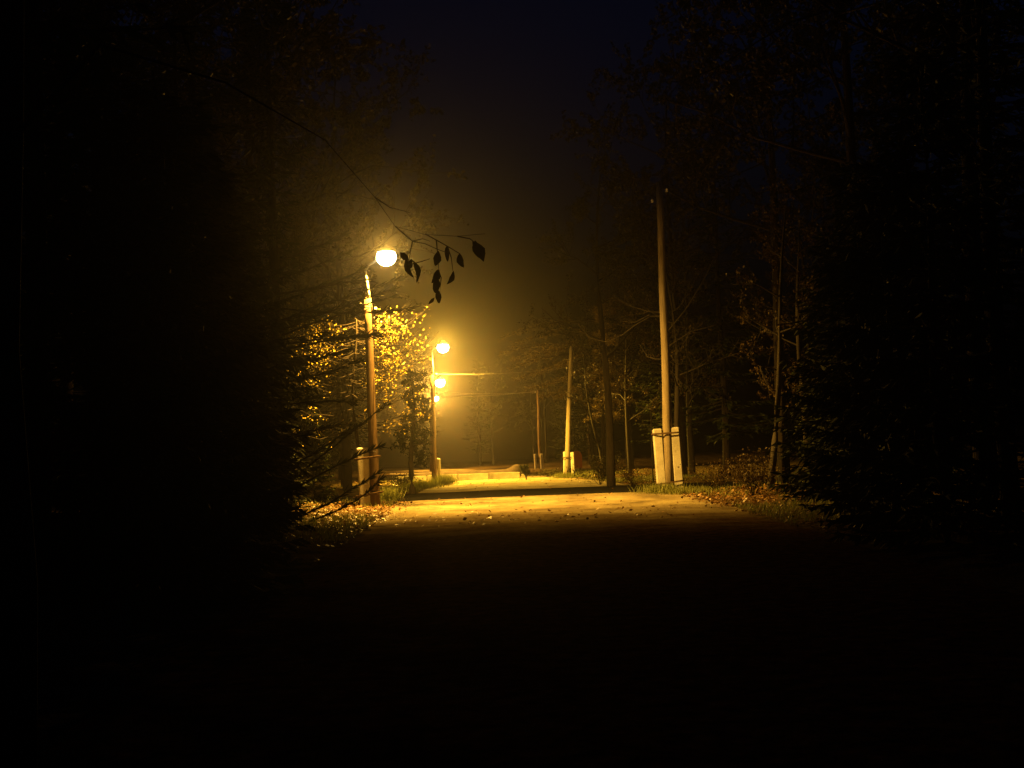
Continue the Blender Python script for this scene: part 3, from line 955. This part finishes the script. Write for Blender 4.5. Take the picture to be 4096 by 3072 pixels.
# --- near tree whose twig hangs in front of the lamp, each dark leaf its own piece
def near_tree():
    D = 6.5
    r = np.random.default_rng(101)
    foot = Vector((-2.6, D + 0.2, 0.03))
    root = thing('overhanging_tree', 'near tree hanging a few long dark leaves before the lamplit sky', 'tree', foot)
    tb, lb = MB(), MB()
    tb.tube([(0, 0, -0.3), (0.03, 0.02, 1), (-0.02, 0, 2.2), (0.04, 0, 3.4), (0.1, 0, 5.0), (0.1, 0.1, 6.5)], [0.11, 0.1, 0.085, 0.07, 0.045, 0.015], 10)
    tb.build('trunk', M['bark'], root)

    def path(px, start=None):
        pts = [np.array(rel(at(x, y, D), root)) for x, y in px]
        return ([np.array(start)] if start is not None else []) + pts

    A = path([(400, 180), (900, 330), (1300, 560), (1500, 790), (1580, 905), (1700, 938), (1830, 945), (1940, 935)], (0.05, 0, 3.3))
    lb.tube(A, [0.018, 0.010, 0.006, 0.003, 0.002, 0.0018, 0.0015, 0.0012, 0.001], 6, cap=False)
    twigs = [[(1580, 905), (1650, 965), (1700, 975), (1745, 995), (1785, 1010)], [(1700, 935), (1745, 960), (1790, 985), (1840, 1015), (1850, 1040)], [(1650, 965), (1690, 955), (1720, 965)],
             [(1830, 945), (1880, 955), (1905, 975)], [(1632, 1060), (1690, 1045), (1720, 1035)], [(1745, 960), (1750, 1010), (1755, 1080)], [(1790, 985), (1805, 1030), (1812, 1085)], [(1650, 965), (1640, 1010), (1632, 1060)],
             [(1755, 1080), (1765, 1110), (1758, 1180)], [(1500, 790), (1560, 830), (1640, 850)]]
    for t in twigs:
        p = path(t)
        lb.tube(p, [0.0035 - 0.0022 * i / (len(p) - 1) for i in range(len(p))], 4, cap=False)
    lb.build('limbs', M['bark'], root)
    # (top px, tip px, width px, curl)
    leaves = [((1632, 1040), (1600, 1010), 26, 0.1), ((1648, 1036), (1622, 1085), 26, 0.25), ((1650, 1040), (1662, 1130), 22, 0.3), ((1625, 1030), (1655, 1110), 24, -0.3), ((1754, 1003), (1742, 1062), 30, 0.15), ((1786, 985), (1793, 1048), 24, 0.1),
              ((1838, 1014), (1856, 1070), 28, -0.2), ((1890, 965), (1932, 1046), 42, 0.12), ((1900, 962), (1914, 1030), 32, -0.15), ((1752, 1078), (1724, 1132), 34, 0.2), ((1814, 1084), (1786, 1136), 22, 0.25), ((1754, 1118), (1740, 1172), 34, -0.2),
              ((1752, 1160), (1758, 1213), 26, 0.1), ((1738, 1190), (1714, 1216), 12, 0.1)]
    for k, (a, c, w, curl) in enumerate(leaves):
        dz = r.uniform(-0.06, 0.06)
        A, Bq = at(*a, D + dz), at(*c, D + dz + r.uniform(-0.03, 0.03))
        ax = Bq - A
        L = ax.length
        t = ax.normalized()
        view = Vector((r.uniform(-0.5, 0.5), 1, r.uniform(-0.3, 0.3)))
        sd = t.cross(view).normalized()
        nm = sd.cross(t)
        hw = w / F_PX * D / 2
        prof = [(0, 0.06), (0.12, 0.5), (0.3, 0.95), (0.5, 1.0), (0.7, 0.78), (0.87, 0.4), (1, 0.03)]
        b = MB()
        vs, fs = [], []
        for u, q in prof:
            bend = sd * (curl * L * 0.45 * math.sin(math.pi * u)) + nm * (0.12 * L * math.sin(2.4 * u))
            jag = 1 + r.uniform(-0.15, 0.15)
            for s in (-1, 0, 1):
                vs.append(tuple(rel(A, root) + t * (L * u) + bend + sd * (s * hw * q * jag) + nm * (abs(s) * 0.25 * hw * q)))
        for i in range(len(prof) - 1):
            for s in range(2):
                fs.append((3 * i + s, 3 * i + s + 1, 3 * i + s + 4, 3 * i + s + 3))
        b.add(vs, fs)
        b.build('leaf', M['hangleaf'], root)


near_tree()


# ------------------------------------------------------------------ wall, bank, board, post, shrubs
def low_wall():
    D = ground_at(1900, 1921).y
    x0, x1 = at(1590, 1915, D + 1.5).x, at(2082, 1917, D).x
    root = thing('low_wall', 'low pale concrete wall across the end of the lit road', 'wall', ((x0 + x1) / 2, D, 0))
    n = 4
    L = (x1 - x0) / n
    for i in range(n):
        b = MB()
        b.box((0, 0, 0.17), (L - 0.03, 0.35, 0.50), 0.03)
        o = b.build('concrete_block', M['wallc'], root, False)
        o.location = (-(x1 - x0) / 2 + L * (i + 0.5), 0.12 * (n - 1 - i) * 0.6, 0.012 * (i % 2))
        o.rotation_euler = (0.01 * (i % 2), 0.004 * (i - 1), -0.015 * i)
    b = MB()
    b.box((0, 0, 0.1), (0.34, 0.3, 0.36), 0.03)
    o = b.build('end_block', M['wallc'], root, False)
    o.location = ((x1 - x0) / 2 + 0.24, -0.05, 0)


low_wall()


def bank():
    D = D1 * 2.62
    b = MB()
    vs = []
    xs = np.linspace(at(1560, 1880, D).x, at(2110, 1880, D).x, 60)
    for x in xs:
        hump = 0.35 * math.exp(-((x - at(2066, 1880, D).x) / 0.55) ** 2)
        hh = 0.30 + hump + 0.05 * smooth_noise(x * 3, 1, 0.2)
        if x > at(2100, 1880, D).x - 0.2:
            hh = 0.08
        for dy, q in ((-0.9, -0.05), (-0.5, 0.55), (-0.1, 0.95), (0.3, 1.0), (1.1, 0.7), (2.2, -0.05)):
            vs.append((x, D + dy, hh * q if q > 0 else -0.08))
    b.add(vs, [(6 * i + k, 6 * i + 6 + k, 6 * i + 7 + k, 6 * i + 1 + k) for i in range(59) for k in range(5)])
    tag(b.build('earth_bank', M['earth']), 'low earth bank with a rounded hump at one end behind the concrete wall', 'bank')


bank()


def round_board():
    g = ground_at(2312, 1893)
    root = thing('round_topped_board', 'red-brown round-topped board on legs behind the leaning pole', 'board', (g.x, g.y + 1.6, 0.02))
    b = MB()
    w, h = 0.42, 1.62
    prof = [(-w, 0.35), (w, 0.35), (w, h - w)] + [(w * math.cos(a), h - w + w * math.sin(a)) for a in np.linspace(0, math.pi, 14)[1:]]
    n = len(prof)
    b.add([(x, -0.03, z) for x, z in prof] + [(x, 0.03, z) for x, z in prof],
          [tuple(range(n)), tuple(range(2 * n - 1, n - 1, -1))] + [((i + 1) % n, i, n + i, n + (i + 1) % n) for i in range(n)])
    b.build('panel', M['redboard'], root, False)
    for s in (-1, 1):
        c = MB()
        c.box((s * 0.28, 0.07, 0.3), (0.07, 0.06, 1.1))
        c.build('leg', M['wood_brown'], root, False)


round_board()

g = ground_at(2613, 1936)
root = thing('fence_post', 'thin pale post standing behind the weathered utility pole', 'post', g)
b = MB()
b.tube([(0, 0, -0.3), rel(at(2607, 1780, g.y), root), rel(at(2604, 1640, g.y), root)], [0.032, 0.03, 0.028], 8)
b.build('shaft', M['grey_bark'], root)
b = MB()
tpv = rel(at(2604, 1640, g.y), root)
b.tube([tpv, tpv + Vector((0, 0, 0.03)), tpv + Vector((0, 0, 0.05))], [0.037, 0.037, 0.012], 8)
b.build('cap', M['rust'], root)


def shrub(name, label, loc, w, h, leaves, material, leaf=0.04, seed=0, group=None, stem=0.25, cat='shrub'):
    r = np.random.default_rng(seed)
    root = thing(name, label, cat, loc, group)
    lb, nb = MB(), MB()
    n = max(7, int(w * 9))
    for k in range(n):
        a = r.uniform(0, 2 * math.pi)
        d = np.array([math.cos(a) * w * r.uniform(0.2, 1), math.sin(a) * w * 0.7 * r.uniform(0.2, 1), h * r.uniform(0.55, 1.05)])
        pts = [np.array([0, 0, -0.1])] + [d * np.array([u ** 1.4, u ** 1.4, u]) for u in (0.3, 0.6, 0.85, 1.0)]
        lb.tube(pts, [0.012, 0.01, 0.008, 0.005, 0.003], 3, cap=False)
        m = leaves // n
        P = np.array(pts)
        u = (stem + (1 - stem) * r.random(m)) * 3.999
        j = u.astype(int)
        base = P[j] + (P[j + 1] - P[j]) * (u - j)[:, None] + r.normal(size=(m, 3)) * 0.07 * (w + 0.2)
        base[:, 2] = np.maximum(base[:, 2], 0.02)
        dirn = unit(r.normal(size=(m, 3)) + np.array([0, 0, 0.3]))
        ln = r.uniform(0.5, 1.2, (m, 1)) * leaf
        nb.blades(base, dirn * ln, unit(np.cross(dirn, r.normal(size=(m, 3)))) * ln * 0.6)
    lb.build('stems', M['bark'], root)
    nb.build('foliage', M[material], root, False)
    return root


def tuft(name, label, loc, w, h, blades, seed=0, group=None):
    r = np.random.default_rng(seed)
    root = thing(name, label, 'grass tuft', loc, group)
    nb = MB()
    base = np.stack([r.normal(size=blades) * w * 0.5, r.normal(size=blades) * w * 0.4, np.full(blades, -0.02)], 1)
    dirn = unit(np.stack([r.normal(size=blades) * 0.4, r.normal(size=blades) * 0.4, np.ones(blades)], 1))
    ln = r.uniform(0.3, 0.6, (blades, 1)) * h
    nb.blades(base, dirn * ln, unit(np.cross(dirn, r.normal(size=(blades, 3)))) * 0.010)
    nb.build('blades', M['grass'], root, False)


g = ground_at(2105, 1920)
shrub('dark_shrub', 'small dark shrub on a narrow stem at the end of the concrete wall', (g.x, g.y - 1.2, 0.02), 0.30, 0.85, 900, 'needles', 0.05, 1, stem=0.55)
g = ground_at(2205, 1912)
shrub('verge_shrub', 'low dark shrub between the far pole and the leaning pole', (g.x, g.y + 3, 0.02), 1.3, 0.5, 900, 'darkleaf', 0.05, 2)
g = ground_at(2400, 1940)
shrub('verge_shrub', 'broad dark bush at the foot of the straight dark trunk', (g.x, g.y, 0.03), 1.5, 1.3, 2200, 'darkleaf', 0.05, 3)
g = ground_at(2540, 1945)
shrub('verge_shrub', 'leafless brown bush by the thin pale post', (g.x, g.y + 1, 0.03), 1.2, 0.9, 800, 'rusty', 0.04, 4)
g = ground_at(2880, 1975)
shrub('verge_shrub', 'scraggy low bush on the leafy verge past the concrete stubs', (g.x, g.y + 0.8, 0.05), 1.3, 0.9, 900, 'rusty', 0.04, 5)
g = ground_at(3050, 2000)
shrub('verge_shrub', 'brown brush growing under the leaning grey trunk', (g.x, g.y + 1.5, 0.05), 1.6, 1.3, 1400, 'rusty', 0.045, 6)
g = ground_at(1610, 1965)
shrub('verge_shrub', 'dark bush behind the dark young tree', (g.x - 0.5, g.y + 6.5, 0.03), 1.3, 0.6, 1100, 'darkleaf', 0.05, 7)
g = ground_at(1780, 1940)
tuft('grass_tuft', 'bright yellow-green grass at the foot of the long-bracket lamp', (g.x, g.y - 1.0, 0.02), 0.55, 0.65, 900, 11)
g = ground_at(1690, 1955)
tuft('grass_tuft', 'lit grass between the dark young tree and the long-bracket lamp', (g.x, g.y, 0.02), 0.9, 0.42, 1100, 12)
g = ground_at(2640, 1972)
tuft('grass_tuft', 'dry grass round the concrete stubs of the weathered pole', (g.x, g.y - 0.4, 0.0), 0.7, 0.4, 800, 13)
g = ground_at(2745, 1975)
tuft('grass_tuft', 'short dry grass on the leafy verge by the weathered pole', (g.x, g.y - 0.3, 0.0), 0.9, 0.3, 800, 14)
g = ground_at(2275, 1912)
tuft('grass_tuft', 'lit grass round the foot of the leaning pole', (g.x, g.y - 0.8, 0.0), 1.0, 0.4, 900, 15)
g = ground_at(1555, 2005)
tuft('grass_tuft', 'pale grass clump beside the tall lamp pole', (g.x, g.y + 0.3, 0.0), 0.32, 0.55, 600, 16)


# ------------------------------------------------------------------ grass and fallen leaves (uncountable)
def scatter_grass():
    r = np.random.default_rng(121)
    b = MB()
    pts = []
    while len(pts) < 16000:
        y = r.uniform(24, 100)
        c, h = road_x(y)
        s = r.choice([-1, 1])
        e = abs(r.normal()) * 2.2
        x = c + s * (h + 0.05 + e)
        if 48.0 < y < 58.8 or smooth_noise(x * 1.7, y * 1.3, 4) < -0.15:
            continue
        pts.append((x, y, ground_z(x, y) - 0.01))
    base = np.array(pts)
    n = len(base)
    dirn = unit(np.stack([r.normal(size=n) * 0.45, r.normal(size=n) * 0.45, np.ones(n)], 1))
    b.blades(base, dirn * r.uniform(0.04, 0.13, (n, 1)), unit(np.cross(dirn, r.normal(size=(n, 3)))) * 0.009)
    tag(b.build('grass', M['grass'], None, False), 'short dry grass along both verges of the road', 'grass', kind='stuff')


def scatter_leaves():
    r = np.random.default_rng(131)
    b = MB()
    pts = []
    while len(pts) < 12000:
        y = 20 + 70 * r.random() ** 1.2
        c, h = road_x(y)
        x = c + r.normal() * 5.5
        on = abs(x - c) < h
        if on and r.random() < (0.97 if y > 36 else 0.88 if y > 29.5 else 1.1):
            continue
        if 48.4 < y < 58.4 and r.random() < 0.9:
            continue
        if not on and smooth_noise(x * 1.1, y * 1.2, 7) < -0.3:
            continue
        pts.append((x, y, (0.03 if on else ground_z(x, y) + 0.02)))
    for k in range(12000):                      # deep drifts on the verges round the weathered pole and the first lamp
        if k % 3:
            x, y = 4.9 + 6.6 * r.random() ** 1.2, 34 + 14.2 * r.random()
        else:
            x, y = -7.5 + 4.5 * r.random(), 33 + 14 * r.random()
        c, h = road_x(y)
        if abs(x - c) > h - 0.5 * r.random():
            pts.append((x, y, ground_z(x, y) + 0.01 + 0.05 * r.random()))
    base = np.array(pts)
    n = len(base)
    a = r.uniform(0, 6.283, n)
    tilt = r.normal(size=n) * 0.35
    dirn = unit(np.stack([np.cos(a), np.sin(a), np.abs(tilt)], 1))
    up = unit(np.stack([r.normal(size=n) * 0.5, r.normal(size=n) * 0.5, np.ones(n)], 1))
    ln = 0.016 + 0.05 * r.random((n, 1)) ** 1.6
    b.blades(base, dirn * ln, unit(np.cross(dirn, up)) * ln * 0.75)
    tag(b.build('fallen_leaves', M['litter'], None, False), 'fallen autumn leaves scattered over road and verges', 'leaves', kind='stuff')


scatter_grass()
scatter_leaves()

# ------------------------------------------------------------------ haze: damp night air lit by the lamps
hb = MB()
hb.box((0, 115, 11.5), (440, 310, 27))
haze = hb.build('haze', bpy.data.materials.new('night_haze'), None, False)
hm = haze.data.materials[0]
hm.use_nodes = True
n, l = hm.node_tree.nodes, hm.node_tree.links
n.remove(n['Principled BSDF'])
pv = n.new('ShaderNodeVolumePrincipled')
pv.inputs['Color'].default_value = (0.92, 0.92, 0.92, 1)
pv.inputs['Density'].default_value = HAZE
pv.inputs['Anisotropy'].default_value = 0.945
l.new(pv.outputs['Volume'], n['Material Output'].inputs['Volume'])
tag(haze, 'thin damp night haze glowing round the lamps', 'haze', kind='stuff')
